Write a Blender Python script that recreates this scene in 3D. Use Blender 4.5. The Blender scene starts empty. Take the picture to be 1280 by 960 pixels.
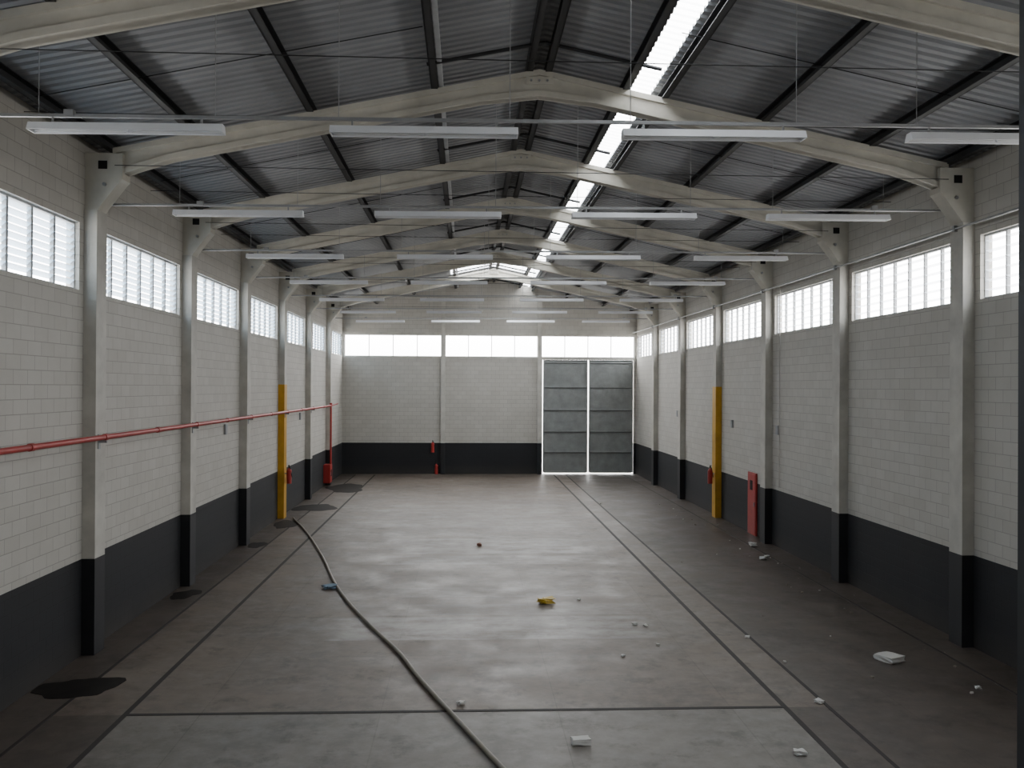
import bpy, math, random
from mathutils import Matrix, Vector
random.seed(4)
XL,XR=-5.95,8.27
RX=1.14
SL=0.207
YB,YF=-5.0,44.5
FR=[14.8+4.95*k for k in range(-3,6)]
def rafter_top(x): return 9.30-SL*abs(x-RX)
def roof_z(x): return 9.50-SL*abs(x-RX)

# ------------------------------------------------------------ materials
def newmat(name):
    m=bpy.data.materials.new(name); m.use_nodes=True
    nt=m.node_tree; b=nt.nodes['Principled BSDF']
    return m,nt,b
def N(nt,t,**k):
    n=nt.nodes.new(t)
    for a,v in k.items(): setattr(n,a,v)
    return n
def val(nt,op,a,b=None,c=None,clamp=False):
    n=N(nt,'ShaderNodeMath',operation=op,use_clamp=clamp)
    for i,v in enumerate((a,b,c)):
        if v is None: continue
        if isinstance(v,(int,float)): n.inputs[i].default_value=v
        else: nt.links.new(v,n.inputs[i])
    return n.outputs[0]
def mixc(nt,f,a,b,mode='MIX'):
    n=N(nt,'ShaderNodeMix',data_type='RGBA',blend_type=mode)
    for i,v in ((0,f),(6,a),(7,b)):
        if isinstance(v,(int,float)): n.inputs[i].default_value=v
        elif isinstance(v,tuple): n.inputs[i].default_value=(*v,1) if len(v)==3 else v
        else: nt.links.new(v,n.inputs[i])
    return n.outputs[2]
def noise(nt,scale,detail=4,rough=.6,vec=None):
    n=N(nt,'ShaderNodeTexNoise'); n.inputs['Scale'].default_value=scale
    n.inputs['Detail'].default_value=detail; n.inputs['Roughness'].default_value=rough
    if vec is None:
        g=N(nt,'ShaderNodeNewGeometry'); vec=g.outputs['Position']
    nt.links.new(vec,n.inputs['Vector']); return n.outputs['Fac']
def ramp(nt,f,lo,hi):
    n=N(nt,'ShaderNodeMapRange',clamp=True); n.inputs[1].default_value=lo; n.inputs[2].default_value=hi
    nt.links.new(f,n.inputs[0]); return n.outputs[0]
def plain(name,col,rough=.6,metal=0,var=.18,scale=3.0):
    m,nt,b=newmat(name)
    f=noise(nt,scale)
    d=tuple(c*(1-var) for c in col); l=tuple(min(1,c*(1+var*.5)) for c in col)
    nt.links.new(mixc(nt,ramp(nt,f,.3,.7),d,l),b.inputs['Base Color'])
    b.inputs['Roughness'].default_value=rough; b.inputs['Metallic'].default_value=metal
    return m
def wall_mat(name,horiz):
    m,nt,b=newmat(name)
    g=N(nt,'ShaderNodeNewGeometry'); s=N(nt,'ShaderNodeSeparateXYZ'); nt.links.new(g.outputs['Position'],s.inputs[0])
    c=N(nt,'ShaderNodeCombineXYZ')
    nt.links.new(s.outputs[horiz],c.inputs[0]); nt.links.new(s.outputs[2],c.inputs[1])
    br=N(nt,'ShaderNodeTexBrick'); nt.links.new(c.outputs[0],br.inputs['Vector'])
    br.inputs['Scale'].default_value=1; br.inputs['Brick Width'].default_value=.40; br.inputs['Row Height'].default_value=.20
    br.inputs['Mortar Size'].default_value=.007; br.inputs['Mortar Smooth'].default_value=.5
    br.inputs['Color1'].default_value=(.52,.50,.455,1); br.inputs['Color2'].default_value=(.565,.545,.50,1); br.inputs['Mortar'].default_value=(.35,.33,.30,1)
    dk=mixc(nt,br.outputs['Fac'],(.015,.016,.019),(.009,.010,.011))
    n1=noise(nt,1.1,6,.65); dirt=ramp(nt,n1,.35,.75)
    white=mixc(nt,val(nt,'MULTIPLY',dirt,.3),br.outputs['Color'],(.35,.33,.29))
    low=ramp(nt,s.outputs[2],0.5,0.0)
    dk=mixc(nt,val(nt,'MULTIPLY',low,n1),dk,(.05,.044,.037))
    isd=val(nt,'LESS_THAN',s.outputs[2],1.5)
    nt.links.new(mixc(nt,isd,white,dk),b.inputs['Base Color'])
    b.inputs['Roughness'].default_value=.75
    bp=N(nt,'ShaderNodeBump'); bp.inputs['Strength'].default_value=.4; bp.inputs['Distance'].default_value=.008
    nt.links.new(val(nt,'SUBTRACT',1.0,br.outputs['Fac']),bp.inputs['Height']); nt.links.new(bp.outputs[0],b.inputs['Normal'])
    return m
def floor_mat(name,ca,cb,patch):
    m,nt,b=newmat(name)
    g=N(nt,'ShaderNodeNewGeometry'); s=N(nt,'ShaderNodeSeparateXYZ'); nt.links.new(g.outputs['Position'],s.inputs[0])
    X,Y=s.outputs[0],s.outputs[1]
    mp=N(nt,'ShaderNodeMapping'); nt.links.new(g.outputs['Position'],mp.inputs[0]); mp.inputs['Location'].default_value=(1.08,-11.95+24.75,0)
    br=N(nt,'ShaderNodeTexBrick',offset=0.0,squash=1.0); nt.links.new(mp.outputs[0],br.inputs['Vector'])
    br.inputs['Scale'].default_value=1; br.inputs['Brick Width'].default_value=2.29; br.inputs['Row Height'].default_value=2.475
    br.inputs['Mortar Size'].default_value=.009; br.inputs['Mortar Smooth'].default_value=.5
    br.inputs['Color1'].default_value=(*ca,1); br.inputs['Color2'].default_value=(*cb,1); br.inputs['Mortar'].default_value=tuple(c*.68 for c in ca)+(1,)
    big=noise(nt,.35,5,.6); fine=noise(nt,4,8,.7); mid=noise(nt,.9,8,.7)
    col=mixc(nt,val(nt,'MULTIPLY',ramp(nt,big,.38,.66),.7),br.outputs['Color'],tuple(c*.5 for c in ca))
    col=mixc(nt,val(nt,'MULTIPLY',ramp(nt,mid,.50,.66),.55),col,tuple(min(1,c*1.45) for c in cb))
    col=mixc(nt,val(nt,'MULTIPLY',ramp(nt,fine,.42,.75),.5),col,tuple(min(1,c*1.6) for c in cb))
    sp=noise(nt,1.7,8,.75); col=mixc(nt,val(nt,'MULTIPLY',ramp(nt,sp,.53,.64),.6),col,tuple(c*.42 for c in ca))
    st=N(nt,'ShaderNodeMapping'); nt.links.new(g.outputs['Position'],st.inputs[0]); st.inputs['Scale'].default_value=(.9,1.5,1)
    streak=noise(nt,1.3,9,.75,st.outputs[0])
    if patch:
        wob=val(nt,'MULTIPLY',val(nt,'SUBTRACT',noise(nt,1.2,5,.6),.5),1.6)
        Xw=val(nt,'ADD',X,wob)
        def box(x0,x1,y0,y1):
            a=val(nt,'MULTIPLY',ramp(nt,Xw,x0,x0+.5),ramp(nt,Xw,x1,x1-.5))
            c=val(nt,'MULTIPLY',ramp(nt,Y,y0,y0+.05),ramp(nt,Y,y1,y1-.15))
            return val(nt,'MULTIPLY',a,c)
        p=None
        for bx,st_ in (((-2.6,3.4,15.3,16.9),1.0),((-2.2,3.6,16.95,17.9),.55),((-1.7,3.4,18.4,19.4),.5),((-2.4,3.8,21.8,23.0),.65),((-2.0,3.2,23.2,25.6),.9),((-3.0,3.4,27.5,33.0),.4)):
            q=val(nt,'MULTIPLY',box(*bx),st_)
            p=q if p is None else val(nt,'MAXIMUM',p,q)
        f=val(nt,'MULTIPLY',p,ramp(nt,streak,.36,.60))
        col=mixc(nt,val(nt,'MULTIPLY',f,.85),col,(.35,.335,.31))
    nt.links.new(col,b.inputs['Base Color'])
    r=N(nt,'ShaderNodeMapRange'); r.inputs[1].default_value=.35; r.inputs[2].default_value=.65; r.inputs[3].default_value=.36; r.inputs[4].default_value=.56
    nt.links.new(mid,r.inputs[0]); nt.links.new(r.outputs[0],b.inputs['Roughness'])
    return m
def sheet_mat():
    m,nt,b=newmat('ribbed_roof_sheet')
    g=N(nt,'ShaderNodeNewGeometry')
    st=N(nt,'ShaderNodeMapping'); nt.links.new(g.outputs['Position'],st.inputs[0]); st.inputs['Scale'].default_value=(.8,1.0,1)
    f=noise(nt,1.2,5,.6,st.outputs[0])
    s=N(nt,'ShaderNodeSeparateXYZ'); nt.links.new(g.outputs['Position'],s.inputs[0])
    wn_=N(nt,'ShaderNodeTexWhiteNoise'); wn_.noise_dimensions='1D'
    nt.links.new(val(nt,'FLOOR',val(nt,'DIVIDE',s.outputs[1],1.0)),wn_.inputs['W'])
    base=mixc(nt,ramp(nt,f,.3,.7),(.26,.272,.29),(.335,.348,.365))
    nt.links.new(mixc(nt,val(nt,'MULTIPLY',wn_.outputs['Value'],.3),base,(.16,.165,.175)),b.inputs['Base Color'])
    b.inputs['Roughness'].default_value=.5
    return m
def trans_mat(name,col,tf,tw):
    m=bpy.data.materials.new(name); m.use_nodes=True; nt=m.node_tree
    for n in list(nt.nodes): nt.nodes.remove(n)
    o=N(nt,'ShaderNodeOutputMaterial'); t=N(nt,'ShaderNodeBsdfTransparent'); l=N(nt,'ShaderNodeBsdfTranslucent'); d=N(nt,'ShaderNodeBsdfDiffuse')
    l.inputs[0].default_value=(*col,1); d.inputs[0].default_value=(*col,1)
    a=N(nt,'ShaderNodeMixShader'); a.inputs[0].default_value=tw; nt.links.new(d.outputs[0],a.inputs[1]); nt.links.new(l.outputs[0],a.inputs[2])
    c=N(nt,'ShaderNodeMixShader'); c.inputs[0].default_value=tf; nt.links.new(a.outputs[0],c.inputs[1]); nt.links.new(t.outputs[0],c.inputs[2])
    nt.links.new(c.outputs[0],o.inputs[0]); return m
M={}
M['wallY']=wall_mat('painted_block_side',1); M['wallX']=wall_mat('painted_block_gable',0)
M['white']=plain('white_concrete_paint',(.56,.54,.49),.7,var=.2,scale=2)
M['beam']=plain('pale_precast_concrete',(.60,.575,.505),.75,var=.2,scale=1.6)
M['dark']=plain('graphite_paint',(.016,.017,.020),.6)
M['yellow']=plain('yellow_paint',(.62,.33,.015),.55)
M['red']=plain('red_pipe_paint',(.42,.035,.03),.45)
M['steel']=plain('dark_purlin_steel',(.026,.027,.030),.55,.2)
M['galv']=plain('galvanised_steel',(.36,.37,.38),.4,.6)
M['strip']=plain('light_grey_slit_channel',(.62,.65,.68),.5)
M['fixt']=plain('white_enamel',(.82,.84,.88),.35,var=.05)
M['tube']=plain('fluorescent_tube_glass',(.80,.82,.84),.2,var=.03)
M['door']=plain('grey_steel_door',(.30,.315,.31),.5,.1)
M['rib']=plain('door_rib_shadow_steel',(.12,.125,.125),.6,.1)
M['black']=plain('black_parts_and_recess_shade',(.01,.01,.01),.9)
M['mull']=plain('grey_window_frame',(.42,.43,.44),.6)
M['sheet']=sheet_mat()
M['sky']=trans_mat('translucent_roof_sheet',(.9,.92,.95),.75,.9)
M['slat']=trans_mat('frosted_glass_slat',(.62,.74,.84),.3,.6)
M['slatr']=trans_mat('clear_glass_slat',(.8,.85,.9),.65,.8)
M['fl']=floor_mat('brown_concrete_floor',(.150,.120,.098),(.178,.146,.121),True)
M['fls']=floor_mat('dark_concrete_margin',(.088,.070,.058),(.105,.085,.071),False)
M['fln']=floor_mat('grey_concrete_floor',(.190,.173,.154),(.205,.187,.168),False)
M['groove']=plain('dark_floor_line',(.034,.030,.028),.7)
M['foam']=plain('white_foam',(.70,.69,.66),.8,var=.08)
M['hose']=plain('beige_hose_rubber',(.30,.265,.22),.5)
M['bag']=plain('yellow_plastic',(.62,.42,.03),.35)
M['blue']=plain('blue_cloth',(.18,.26,.34),.8)
M['brick']=plain('terracotta_rubble',(.28,.13,.09),.8)
m,nt,b=newmat('wet_concrete'); b.inputs['Roughness'].default_value=.55; b.inputs['IOR'].default_value=1.25
nt.links.new(mixc(nt,ramp(nt,noise(nt,3),.3,.7),(.008,.007,.006),(.02,.017,.015)),b.inputs['Base Color']); M['wet']=m

# ------------------------------------------------------------ builder
class B:
    def __init__(s,name): s.n=name; s.v=[]; s.f=[]; s.mi=[]; s.ms=[]; s.sm=[]
    def mat(s,k):
        if k not in s.ms: s.ms.append(k)
        return s.ms.index(k)
    def add(s,vs,fs,k,smooth=False):
        o=len(s.v); s.v+= [tuple(v) for v in vs]; i=s.mat(k)
        for f in fs: s.f.append([o+j for j in f]); s.mi.append(i); s.sm.append(smooth)
    def box(s,x0,x1,y0,y1,z0,z1,k):
        vs=[(x,y,z) for z in (z0,z1) for y in (y0,y1) for x in (x0,x1)]
        s.add(vs,[(0,2,3,1),(4,5,7,6),(0,1,5,4),(2,6,7,3),(0,4,6,2),(1,3,7,5)],k)
    def prism(s,poly,a0,a1,k,axis='y'):
        n=len(poly)
        if axis=='y': P=lambda h,z,a:(h,a,z)
        elif axis=='x': P=lambda h,z,a:(a,h,z)
        else: P=lambda h,z,a:(h,z,a)
        vs=[P(h,z,a0) for h,z in poly]+[P(h,z,a1) for h,z in poly]
        fs=[tuple(range(n)),tuple(range(2*n-1,n-1,-1))]+[(i,i+n,(i+1)%n+n,(i+1)%n) for i in range(n)]
        s.add(vs,fs,k)
    def cyl(s,p,q,r,k,n=10,r2=None):
        p=Vector(p); q=Vector(q); d=(q-p).normalized(); r2=r if r2 is None else r2
        u=d.orthogonal().normalized(); w=d.cross(u)
        vs=[p+(u*math.cos(t)+w*math.sin(t))*r for t in [2*math.pi*i/n for i in range(n)]]
        vs+=[q+(u*math.cos(t)+w*math.sin(t))*r2 for t in [2*math.pi*i/n for i in range(n)]]
        s.add(vs,[(i,(i+1)%n,(i+1)%n+n,i+n) for i in range(n)],k,True)
        s.add(vs[:n],[tuple(range(n-1,-1,-1))],k); s.add(vs[n:],[tuple(range(n))],k)
    def make(s,bevel=0):
        me=bpy.data.meshes.new(s.n); me.from_pydata(s.v,[],s.f); 
        for k in s.ms: me.materials.append(M[k])
        me.polygons.foreach_set('material_index',s.mi); me.polygons.foreach_set('use_smooth',s.sm)
        me.update()
        import bmesh
        bm=bmesh.new(); bm.from_mesh(me); bmesh.ops.recalc_face_normals(bm,faces=bm.faces); bm.to_mesh(me); bm.free()
        o=bpy.data.objects.new(s.n,me); bpy.context.collection.objects.link(o)
        if bevel:
            bv=o.modifiers.new('bevel','BEVEL'); bv.width=bevel; bv.segments=2; bv.limit_method='ANGLE'
        return o

# ------------------------------------------------------------ floor
b=B('floor')
xs=[XL-.3,-5.24,-4.32,4.22,4.8,7.60,XR+.3]; ys=[YB-.2,11.95,YF+.3]
for i in range(len(xs)-1):
    for j in range(2):
        k='fls'
        if i==2: k='fln' if j==0 else 'fl'
        if i in(3,1): k='fl' if j==1 else 'fls'
        x0,x1,y0,y1=xs[i],xs[i+1],ys[j],ys[j+1]
        b.box(x0,x1,y0,y1,-.2,0,k)
b.make()
b=B('floor_marking_lines')
for x,w,y0 in ((-5.24,.05,YB+.05),(-4.32,.07,YB+.05),(4.22,.07,YB+.05),(4.8,.05,YB+.05),(7.60,.04,YB+.05)):
    b.box(x-w/2,x+w/2,y0,44.0,.0,.004,'groove')
b.box(-4.32,4.22,11.92,11.99,.0,.005,'groove')
b.make()

# ------------------------------------------------------------ walls
WZ0,WZ1=5.66,6.70
WT=roof_z(XL)-.03
def bays():
    r=[]
    edges=[YB]+FR+[YF]
    for a,c in zip(edges[:-1],edges[1:]):
        r.append((a+.42,c-.36 if c!=YF else c-.1))
    return r
BY=bays()
for nm,xa,xb in (('wall_left',XL-.2,XL),('wall_right',XR,XR+.2)):
    b=B(nm)
    b.box(xa,xb,YB-.2,YF+.2,0,WZ0,'wallY'); b.box(xa,xb,YB-.2,YF+.2,WZ1,WT,'wallY')
    y=YB-.2
    for a,c in BY:
        b.box(xa,xb,y,a,WZ0,WZ1,'wallY'); y=c
    b.box(xa,xb,y,YF+.2,WZ0,WZ1,'wallY')
    b.make()
GX=[XL,-1.12,3.54,XR]
def gable(nm,y0,y1,door):
    b=B(nm)
    if door:
        b.box(XL,3.68,y0,y1,0,WZ0,'wallX'); b.box(8.15,XR,y0,y1,0,WZ0,'wallX'); b.box(3.68,8.15,y0,y1,5.54,WZ0,'wallX')
        x=XL
        for i in range(3):
            a,c=GX[i]+.10,GX[i+1]-.10
            b.box(x,a,y0,y1,WZ0,WZ1,'wallX'); x=c
        b.box(x,XR,y0,y1,WZ0,WZ1,'wallX')
    else: b.box(XL,XR,y0,y1,0,WZ1,'wallX')
    b.prism([(XL,WZ1),(XR,WZ1),(XR,roof_z(XR)-.04),(RX,roof_z(RX)-.04),(XL,roof_z(XL)-.04)],y0,y1,'wallX')
    return b.make()
gable('wall_far',YF,YF+.2,True)
gable('wall_back',YB-.2,YB,False)
b=B('gable_pilaster')
for x in (GX[1],GX[2]):
    b.box(x-.1,x+.1,YF-.18,YF-.004,0,1.5,'dark'); b.box(x-.1,x+.1,YF-.18,YF-.004,1.5,roof_z(x)-.25,'white')
b.make()
b=B('trim_1')
b.box(XL+.01,XR-.01,YF-.04,YF,WZ1,WZ1+.12,'white'); b.box(XL+.01,3.4,YF-.05,YF,WZ0-.1,WZ0,'white'); b.make()

# ------------------------------------------------------------ windows
wn=0
def window(side,a,c,xw):
    global wn; wn+=1
    b=B('window_%d'%wn)
    L=c-a
    def bx(h0,h1,d0,d1,z0,z1,k):
        if side=='G': b.box(h0,h1,xw+d0,xw+d1,z0,z1,k)
        else: b.box(xw+d0,xw+d1,h0,h1,z0,z1,k)
    bx(a,c,-.03,.03,WZ0,WZ0+.03,'mull'); bx(a,c,-.03,.03,WZ1-.03,WZ1,'mull')
    nd={'L':6,'R':7,'G':4}[side]
    for i in range(nd+1):
        h=a+L*i/nd; w=.03 if side=='L' else .018
        if i in(0,nd): w=.02
        h0=max(a,h-w); h1=min(c,h+w)
        bx(h0,h1,-.03,.03,WZ0+.03,WZ1-.03,'mull')
    if side!='G':
        ns=9 if side=='L' else 6
        s=1 if side=='R' else -1
        for j in range(ns):
            z=WZ0+.06+(WZ1-WZ0-.1)*(j+.5)/ns
            hh=.030 if side=='L' else .012
            dx=.035
            b.prism([(xw-dx*s,z+hh),(xw-dx*s,z+hh+.006),(xw+dx*s,z-hh+.006),(xw+dx*s,z-hh)],a+.02,c-.02,'slat' if side=='L' else 'slatr')
    return b.make()
for a,c in BY: window('L',a,c,XL-.1)
for a,c in BY: window('R',a,c,XR+.1)
for i in range(3): window('G',GX[i]+.10,GX[i+1]-.10,YF+.1)
def sky_opening(nm,loc,rot,sx,sy):
    l=bpy.data.lights.new(nm,'AREA'); l.shape='RECTANGLE'; l.size=sx; l.size_y=sy; l.cycles.is_portal=True
    o=bpy.data.objects.new(nm,l); o.location=loc; o.rotation_euler=rot; bpy.context.collection.objects.link(o)
cy=(YB+YF)/2; zc=(WZ0+WZ1)/2
sky_opening('sky_opening',(XL-.22,cy,zc),(0,-math.pi/2,0),1.1,YF-YB)
sky_opening('sky_opening',(XR+.22,cy,zc),(0,math.pi/2,0),1.1,YF-YB)
sky_opening('sky_opening',((XL+XR)/2,YF+.22,zc),(-math.pi/2,0,0),XR-XL,1.1)
sky_opening('sky_opening',(2.87,cy,roof_z(2.87)+.2),(0,0,0),.42,YF-YB)

# ------------------------------------------------------------ sliding doors
for n,(x0,x1) in enumerate(((3.72,5.90),(5.955,8.12))):
    b=B('door_%d'%(n+1)); y0,y1=YF+.08,YF+.13
    b.box(x0,x1,y0,y1,.08,5.48,'door')
    for x in (x0,x1-.06): b.box(x,x+.06,y0-.05,y0,.08,5.48,'door')
    for z in (.09,1.05,2.05,3.1,4.2,5.40):
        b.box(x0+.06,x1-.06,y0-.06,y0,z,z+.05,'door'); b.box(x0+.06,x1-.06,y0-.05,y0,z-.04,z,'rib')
    for i in range(1,18):
        x=x0+.08+(x1-x0-.16)*i/18; b.box(x-.012,x+.012,y0-.010,y0,.15,5.40,'door')
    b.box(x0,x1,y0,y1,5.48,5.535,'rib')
    b.make()
# ------------------------------------------------------------ concrete frames
def frame(y,k):
    b=B('concrete_roof_frame')
    for s in (-1,1):
        xw=XL if s<0 else XR
        X=lambda d: xw-s*d
        def bxx(d0,d1,ya,yb,z0,z1,m): b.box(min(X(d0),X(d1)),max(X(d0),X(d1)),ya,yb,z0,z1,m)
        if k==3:
            bxx(0,.2,y-.2,y+.2,0,4.25,'yellow'); bxx(0,.2,y-.2,y+.2,4.25,6.93,'white')
        else:
            bxx(0,.2,y-.2,y+.2,0,1.5,'dark'); bxx(0,.2,y-.2,y+.2,1.5,6.93,'white')
        poly=[(X(0),6.93),(X(.2),6.93),(X(.24),7.0),(X(.53),7.38),(X(.57),7.42),(X(.57),7.82),(X(0),7.82)]
        b.prism(poly,y-.17,y+.17,'beam')
        b.box(min(X(.2),X(.34)),max(X(.2),X(.34)),y-.175,y-.17,7.57,7.70,'black')  # thin black plate on the face, its colour painting the shade of a recess
        b.cyl((X(.30),y-.20,7.33),(X(.30),y-.17,7.33),.03,'galv',8)
        T=[(X(.40),.46),(X(.75),.40),(X(1.3),.34),(RX+s*.9,.34),(RX,.42)]
        top=[(x,rafter_top(x)) for x,d in T]; bot=[(x,rafter_top(x)-d) for x,d in T]
        b.prism(top+bot[::-1],y-.075,y+.075,'beam')
        f1=[(x,rafter_top(x)-.09) for x,d in T]; b.prism(top+f1[::-1],y-.12,y+.12,'beam')
        f2=[(x,rafter_top(x)-d+.09) for x,d in T]; b.prism(f2+bot[::-1],y-.12,y+.12,'beam')
    b.prism([(RX-.22,9.17),(RX+.22,9.17),(RX+.22,9.05),(RX-.22,9.05)],y-.135,y-.12,'beam')
    for dx in (-.13,0,.13): b.cyl((RX+dx,y-.15,9.11),(RX+dx,y-.135,9.11),.02,'galv',6)
    return b.make(.008)
for k,y in enumerate(FR): frame(y,k-3)

# ------------------------------------------------------------ roof (trapezoidal ribbed sheet)
PITCH=.20; PROF=[(0,-.022),(.30,-.022),(.42,.022),(.68,.022),(.80,-.022)]
def corr(b,x0,x1,y0,y1,k):
    pts=[]; c=math.floor(y0/PITCH)*PITCH
    while c<y1+PITCH:
        for t,dz in PROF:
            y=c+t*PITCH
            if y0<=y<=y1: pts.append((y,dz))
        c+=PITCH
    vs=[]
    for y,dz in pts: vs+=[(x0,y,roof_z(x0)+dz),(x1,y,roof_z(x1)+dz)]
    b.add(vs,[(2*i,2*i+1,2*i+3,2*i+2) for i in range(len(pts)-1)],k)
Y0,Y1=YB-.4,YF+.4; T0,T1=36.4,40.2
SA,SB=-.70,(2.70,3.04)
b=B('ceiling')
corr(b,XL-.5,SA,Y0,Y1,'sheet'); 
for (a,c) in ((Y0,T0),(T1,Y1)):
    corr(b,SA,RX,a,c,'sheet'); corr(b,RX,SB[0],a,c,'sheet')
corr(b,SB[1],XR+.5,Y0,Y1,'sheet')
b.make()
b=B('roof_skylight'); corr(b,SB[0],SB[1],Y0,Y1,'sky')
corr(b,SA,RX,T0,T1,'sky'); corr(b,RX,SB[0],T0,T1,'sky'); b.make()
b=B('ridge_cap')
b.prism([(RX-.3,roof_z(RX-.3)+.035),(RX,roof_z(RX)+.04),(RX+.3,roof_z(RX+.3)+.035),(RX+.3,roof_z(RX+.3)+.045),(RX,roof_z(RX)+.06),(RX-.3,roof_z(RX-.3)+.045)],Y0,T0,'sheet'); b.make()
b=B('roof_purlins')
def purl(x,w=.10,d=.172):
    z=rafter_top(x)
    s=1 if x>RX else -1; t=.012
    b.box(x-t/2,x+t/2,YB,YF,z,z+d,'steel')
    xa,xb=(x,x+w) if s<0 else (x-w,x)
    b.box(xa,xb,YB,YF,z,z+t,'steel'); b.box(xa,xb,YB,YF,z+d-t-.02,z+d-.02,'steel')
    b.box(xa if s<0 else xb-t,xa+t if s<0 else xb,YB,YF,z,z+.03,'steel')
for x in (RX-6.8,RX-5.50,RX-3.68,RX-1.72,RX-.2,RX+.2,RX+1.45,RX+2.08,RX+3.72,RX+5.50,RX+6.8): purl(x)
zt=rafter_top(RX-1.60)
b.box(RX-1.60,RX-1.53,YB,YF,zt+.02,zt+.06,'strip')  # added channel in place of a skylight slit, its brightness put into the colour
for y in FR+[YF]:
    for yy in (y-1.2,):
        for s in (-1,1):
            x1=RX+s*1.75
            b.cyl((RX,yy,rafter_top(RX)+.02),(x1,yy,rafter_top(x1)+.02),.028,'steel',6)
    for s in (-1,1):
        for xa,xb in ((1.75,3.72),(3.72,5.55),(5.55,6.9)):
            b.cyl((RX+s*xa,y-2.47,rafter_top(RX+s*xa)+.08),(RX+s*xb,y-2.47,rafter_top(RX+s*xb)+.08),.008,'steel',5)
b.make()
b=B('tie_cable')
for y in FR[1:]:
    b.cyl((XL+.02,y-2.2,7.85),(XR-.02,y-2.2,7.85),.006,'steel',5)
    b.cyl((XL+.5,y-.3,7.6),(XR-.5,y-.3,7.6),.006,'steel',5)
b.make()

# ------------------------------------------------------------ light rows (rails hang slightly out of level)
def fz(x): return 7.03+.0075*(x+3.7)
def fixture(x,y):
    b=B('fluorescent_light_fixture'); L=1.03; z=0
    prof=[(-.10,-.055),(-.055,.035),(.055,.035),(.10,-.055),(.09,-.055),(.045,.022),(-.045,.022),(-.09,-.055)]
    b.prism([(p,z+q) for p,q in prof],-L,L,'fixt',axis='x')
    for xx in (-L-.012,L): b.prism([(p,z+q) for p,q in prof[:4]],xx,xx+.012,'fixt',axis='x')
    b.box(-L,L,-.02,.02,z-.005,z+.02,'fixt')
    for dy in (-.05,.05):
        for (a,c) in ((-L+.03,-.03),(.03,L-.03)):
            b.cyl((a,dy,z-.03),(c,dy,z-.03),.016,'tube',10)
            for q in (a,c): b.box(q-.015,q+.015,dy-.014,dy+.014,z-.04,z+.01,'fixt')
    for dx in (-.8,.8): b.box(dx-.01,dx+.01,-.012,.012,z+.035,z+.097,'galv')
    o=b.make(); o.location=(x,y,fz(x)); o.rotation_euler=(0,-.0075,0)
LX=[-3.73,-.48,2.78,6.08]
for k in range(0,8):
    y=5.33+4.95*k
    for x in LX: fixture(x,y)
    b=B('lighting_conduit_rail'); xa,xb=XL+.02,XR-.02
    b.prism([(xa,fz(xa)+.10),(xb,fz(xb)+.10),(xb,fz(xb)+.135),(xa,fz(xa)+.135)],y-.02,y+.02,'galv')
    for x in LX:
        for dx in (-.95,.95):
            xx=x+dx; b.cyl((xx,y,fz(xx)+.13),(xx,y,roof_z(xx)-.03),.005,'galv',5)
    for x in (XL+1.6,XR-1.4): b.box(x-.05,x+.05,y-.04,y+.04,fz(x)+.11,fz(x)+.18,'galv')
    b.make()

# ------------------------------------------------------------ red fire main
b=B('red_fire_pipe'); px=XL+.27; pz=3.38
b.cyl((px,YB+.1,pz),(px,39.0,pz),.042,'red',14)
b.cyl((px,39.0,pz+.042),(px,39.0,.93),.042,'red',14); b.cyl((px,39.0,pz-.02),(px,39.0,pz+.12),.055,'red',14)
b.cyl((px,41.0,pz+.05),(px,39.0,pz),.03,'red',10)
for y in [FR[0]+i*2.475 for i in range(0,17)]:
    if y>38: break
    b.cyl((px,y-.05,pz),(px,y+.05,pz),.052,'red',14)
b.make()
b=B('pipe_bracket')
for y in FR[:-1]: 
    if y<38.5:
        b.box(XL+.2,px+.06,y-.1,y-.06,pz-.085,pz-.045,'galv'); b.box(XL+.2,XL+.215,y-.12,y-.04,pz-.18,pz+.05,'galv')
b.make()
def cabinet(nm,x0,x1,y0,y1,z0,z1,face):
    b=B(nm); b.box(x0,x1,y0,y1,z0,z1,'red')
    xf=x1 if face>0 else x0
    def p(a0,a1,z_0,z_1,t,k): b.box(min(xf,xf+face*t),max(xf,xf+face*t),a0,a1,z_0,z_1,k)
    p(y0+.04,y1-.04,z0+.04,z1-.04,.012,'red'); 
    cyy=(y0+y1)/2; p(cyy-.12,cyy+.12,z1-.5,z1-.22,.016,'black'); p(y0+.08,y0+.12,(z0+z1)/2-.06,(z0+z1)/2+.06,.03,'galv')
    b.make(.006)
cabinet('fire_hose_cabinet',XL+.005,XL+.28,38.75,39.35,.15,.92,1)
cabinet('fire_hose_cabinet',XR-.05,XR-.005,25.75,26.5,.0,1.78,-1)
def extinguisher(x,y,z,dx,dy):
    b=B('fire_extinguisher')
    b.cyl((x,y,z),(x,y,z+.42),.08,'red',14); b.cyl((x,y,z+.42),(x,y,z+.50),.08,'red',14,.025); b.cyl((x,y,z+.5),(x,y,z+.56),.025,'black',8)
    b.box(x-.015,x+.015,y-.08,y+.02,z+.56,z+.59,'black'); b.cyl((x+.03,y-.03,z+.53),(x+.10,y-.03,z+.2),.012,'black',6)
    b.box(x-.02 if dx==0 else min(x,x+dx),x+.02 if dx==0 else max(x,x+dx),min(y,y+dy) if dy else y-.02,max(y,y+dy) if dy else y+.02,z+.3,z+.34,'galv')
    b.make()
extinguisher(-1.6,YF-.13,1.05,0,.125); extinguisher(-1.42,YF-.13,.0,0,.125)
extinguisher(XL+.33,FR[6]-.05,1.1,-.128,0); extinguisher(XR-.33,FR[6]-.05,1.1,.128,0)
b=B('wall_conduit')
b.cyl((XR-.23,YB+.2,6.85),(XR-.23,YF-.2,6.85),.02,'galv',8)
b.cyl((XR-.05,FR[5]-.9,6.85),(XR-.05,FR[5]-.9,1.6),.013,'white',8)
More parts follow.
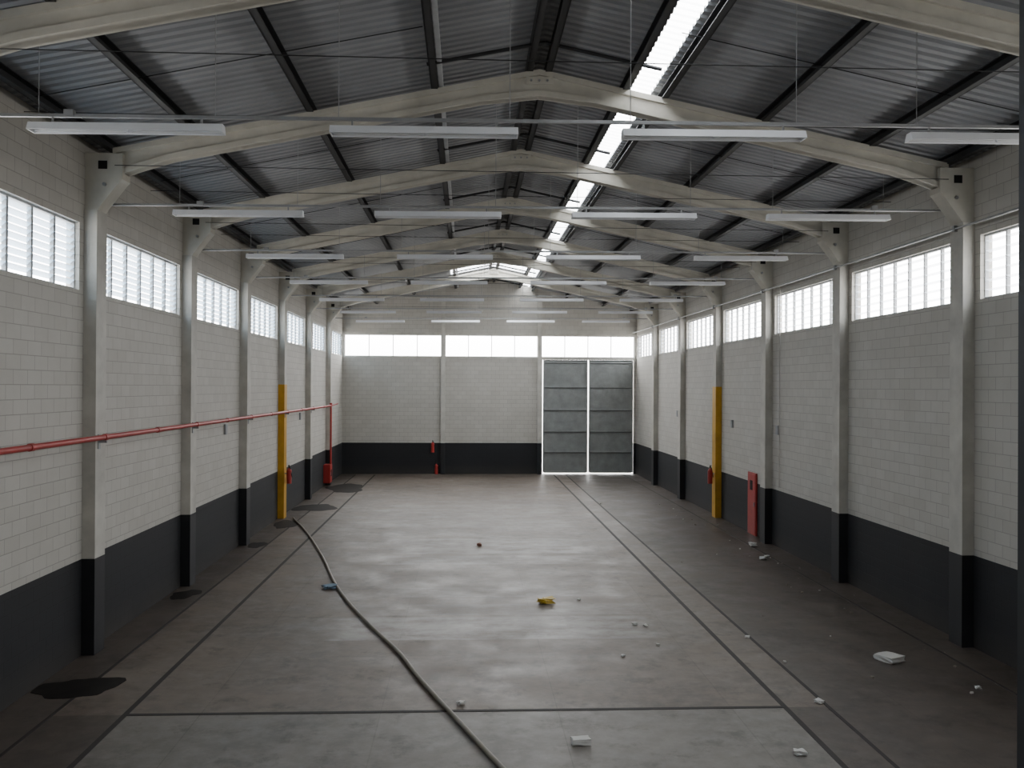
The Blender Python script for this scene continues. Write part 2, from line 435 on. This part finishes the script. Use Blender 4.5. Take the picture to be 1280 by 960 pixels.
for y in FR: b.box(XR-.26,XR-.2,y-.03,y+.03,6.8,6.9,'galv')
b.make()
b=B('electrical_box')
for (x,y,z) in ((XR-.06,24.0,3.1),(XR-.06,28.2,3.1),(XR-.06,35.6,3.2)):
    b.box(x,XR-.003,y-.08,y+.08,z-.12,z+.12,'galv')
for y in (23.0,33.2): b.box(XL+.003,XL+.06,y-.08,y+.08,3.0,3.25,'galv')
b.make(.005)

# ------------------------------------------------------------ puddles
def puddle(x,y,rx,ry,seed):
    random.seed(seed); b=B('water_puddle'); n=36; ph=[random.uniform(0,6.28) for _ in range(5)]
    vs=[]
    for i in range(n):
        t=2*math.pi*i/n; r=1+.16*math.sin(2*t+ph[0])+.1*math.sin(3*t+ph[1])+.07*math.sin(5*t+ph[2])+.04*math.sin(9*t+ph[3])
        vs.append((max(x+rx*r*math.cos(t),XL+.02),y+ry*r*math.sin(t)))
    b.prism(vs,.0,.006,'wet',axis='z'); b.make()
puddle(-5.36,13.05,.50,.48,1); puddle(-5.62,18.8,.26,.4,2); puddle(-5.22,32.1,.66,1.0,3); puddle(-4.95,38.3,.8,1.5,5); puddle(-5.45,28.3,.33,.9,7); puddle(-5.5,24.6,.2,.5,8)

# ------------------------------------------------------------ hose
def tube(name,pts,r,k):
    c=bpy.data.curves.new(name,'CURVE'); c.dimensions='3D'; s=c.splines.new('NURBS'); s.points.add(len(pts)-1)
    for p,q in zip(s.points,pts): p.co=(*q,1)
    s.use_endpoint_u=True; s.order_u=4; c.bevel_depth=r; c.bevel_resolution=4; c.resolution_u=8; c.use_fill_caps=True
    c.materials.append(M[k]); o=bpy.data.objects.new(name,c); bpy.context.collection.objects.link(o)
    return o
r=.030
tube('rubber_hose',[(-5.42,29.3,.05),(-5.40,29.2,.04),(-5.25,28.8,r),(-4.85,27.6,r),(-4.2,25.4,r),(-3.73,23.6,r),(-3.3,22.0,r),(-2.97,20.45,r),(-2.5,18.7,r),(-2.06,17.3,r),(-1.37,15.4,r),(-1.0,14.5,r),(-.73,13.45,r),(-.24,12.0,r),(.07,11.1,r),(.35,10.25,r),(.75,9.2,r),(1.1,7.8,r),(1.2,6.5,r)],r,'hose')

# ------------------------------------------------------------ debris
def chunk(nm,x,y,sx,sy,sz,rot,k,seed,jit=.12):
    random.seed(seed); import bmesh
    bm=bmesh.new(); bmesh.ops.create_cube(bm,size=1); bmesh.ops.subdivide_edges(bm,edges=bm.edges,cuts=2,use_grid_fill=True)
    for v in bm.verts:
        v.co+=Vector([random.uniform(-jit,jit) for _ in range(3)])
        v.co=Vector((v.co.x*sx,v.co.y*sy,v.co.z*sz))
    mz=min(v.co.z for v in bm.verts); R=Matrix.Rotation(rot,4,'Z')
    for v in bm.verts: v.co.z-=mz; v.co=R@v.co; v.co+=Vector((x,y,.001))
    me=bpy.data.meshes.new(nm); bm.to_mesh(me); bm.free(); me.materials.append(M[k])
    o=bpy.data.objects.new(nm,me); bpy.context.collection.objects.link(o); return o
chunk('foam_block',1.37,10.8,.21,.13,.07,.1,'foam',1,.05)
chunk('foam_block',6.57,13.95,.32,.32,.08,.5,'foam',2,.05)
for i,(x,y,s) in enumerate(((7.2,12.6,.07),(7.0,12.4,.05),(4.73,12.1,.10),(3.85,10.4,.12),(-.05,12.2,.09),(2.47,14.3,.06),(3.0,16.2,.09),(3.18,16.1,.07),(3.15,14.9,.05),(4.75,15.3,.07),(2.24,18.1,.06),(7.65,24.2,.2),(7.3,22.3,.14),(7.5,22.6,.1),(4.9,13.9,.05))):
    chunk('foam_scrap',x,y,s,s*.8,s*.4,i,'foam',10+i,.14)
chunk('yellow_plastic_bag',1.56,17.85,.25,.18,.08,.3,'bag',50,.24)
chunk('blue_rag',-2.80,19.3,.26,.22,.05,.3,'blue',51,.2)
chunk('brick_fragment',.36,24.3,.10,.09,.07,.3,'brick',52,.15)
b=B('floor_rubble'); random.seed(9)
for i in range(46):
    y=random.uniform(13,34); x=random.choice([random.uniform(6.6,7.95),random.uniform(6.9,7.95),random.uniform(4.3,7.5)]); s=random.uniform(.01,.03)
    t=random.uniform(0,3)
    b.prism([(x+s*math.cos(t+a)*random.uniform(.7,1.2),y+s*math.sin(t+a)*random.uniform(.7,1.3)) for a in (0,1.3,2.6,4.0,5.2)],0,s*.8,random.choice(['foam','hose','hose']),axis='z')
b.make()

# ------------------------------------------------------------ mezzanine & post where the photographer stands
b=B('mezzanine_deck'); b.box(XL+.22,XR-.22,YB+.02,3.15,2.4,2.6,'white'); b.make()
b=B('opening_post'); 
b.box(1.862,1.885,2.96,3.02,2.6,8.9,'steel'); b.box(1.885,2.06,2.93,3.05,2.6,8.9,'white'); b.make()

# ------------------------------------------------------------ world
w=bpy.data.worlds.new('overcast_sky'); bpy.context.scene.world=w; w.use_nodes=True; nt=w.node_tree
bg=nt.nodes['Background']
tc=N(nt,'ShaderNodeTexCoord'); s=N(nt,'ShaderNodeSeparateXYZ'); nt.links.new(tc.outputs['Generated'],s.inputs[0])
f=ramp(nt,s.outputs[2],-.06,.06)
up=mixc(nt,ramp(nt,s.outputs[1],-.3,.9),(.95,.98,1.0),(1.6,1.6,1.6))
nt.links.new(mixc(nt,f,(.60,.58,.55),up),bg.inputs[0]); bg.inputs[1].default_value=10.5

# ------------------------------------------------------------ camera
cd=bpy.data.cameras.new('camera'); co=bpy.data.objects.new('camera',cd); bpy.context.collection.objects.link(co)
cd.sensor_width=36; cd.lens=36*1150/1280; cd.clip_start=.05; cd.clip_end=300
yaw=math.atan(57/1150); pitch=math.atan(4/1150)
co.matrix_world=Matrix.Translation((0,0,4.2))@Matrix.Rotation(-yaw,4,'Z')@Matrix.Rotation(math.pi/2+pitch,4,'X')@Matrix.Rotation(math.radians(.30),4,'Z')
bpy.context.scene.camera=co
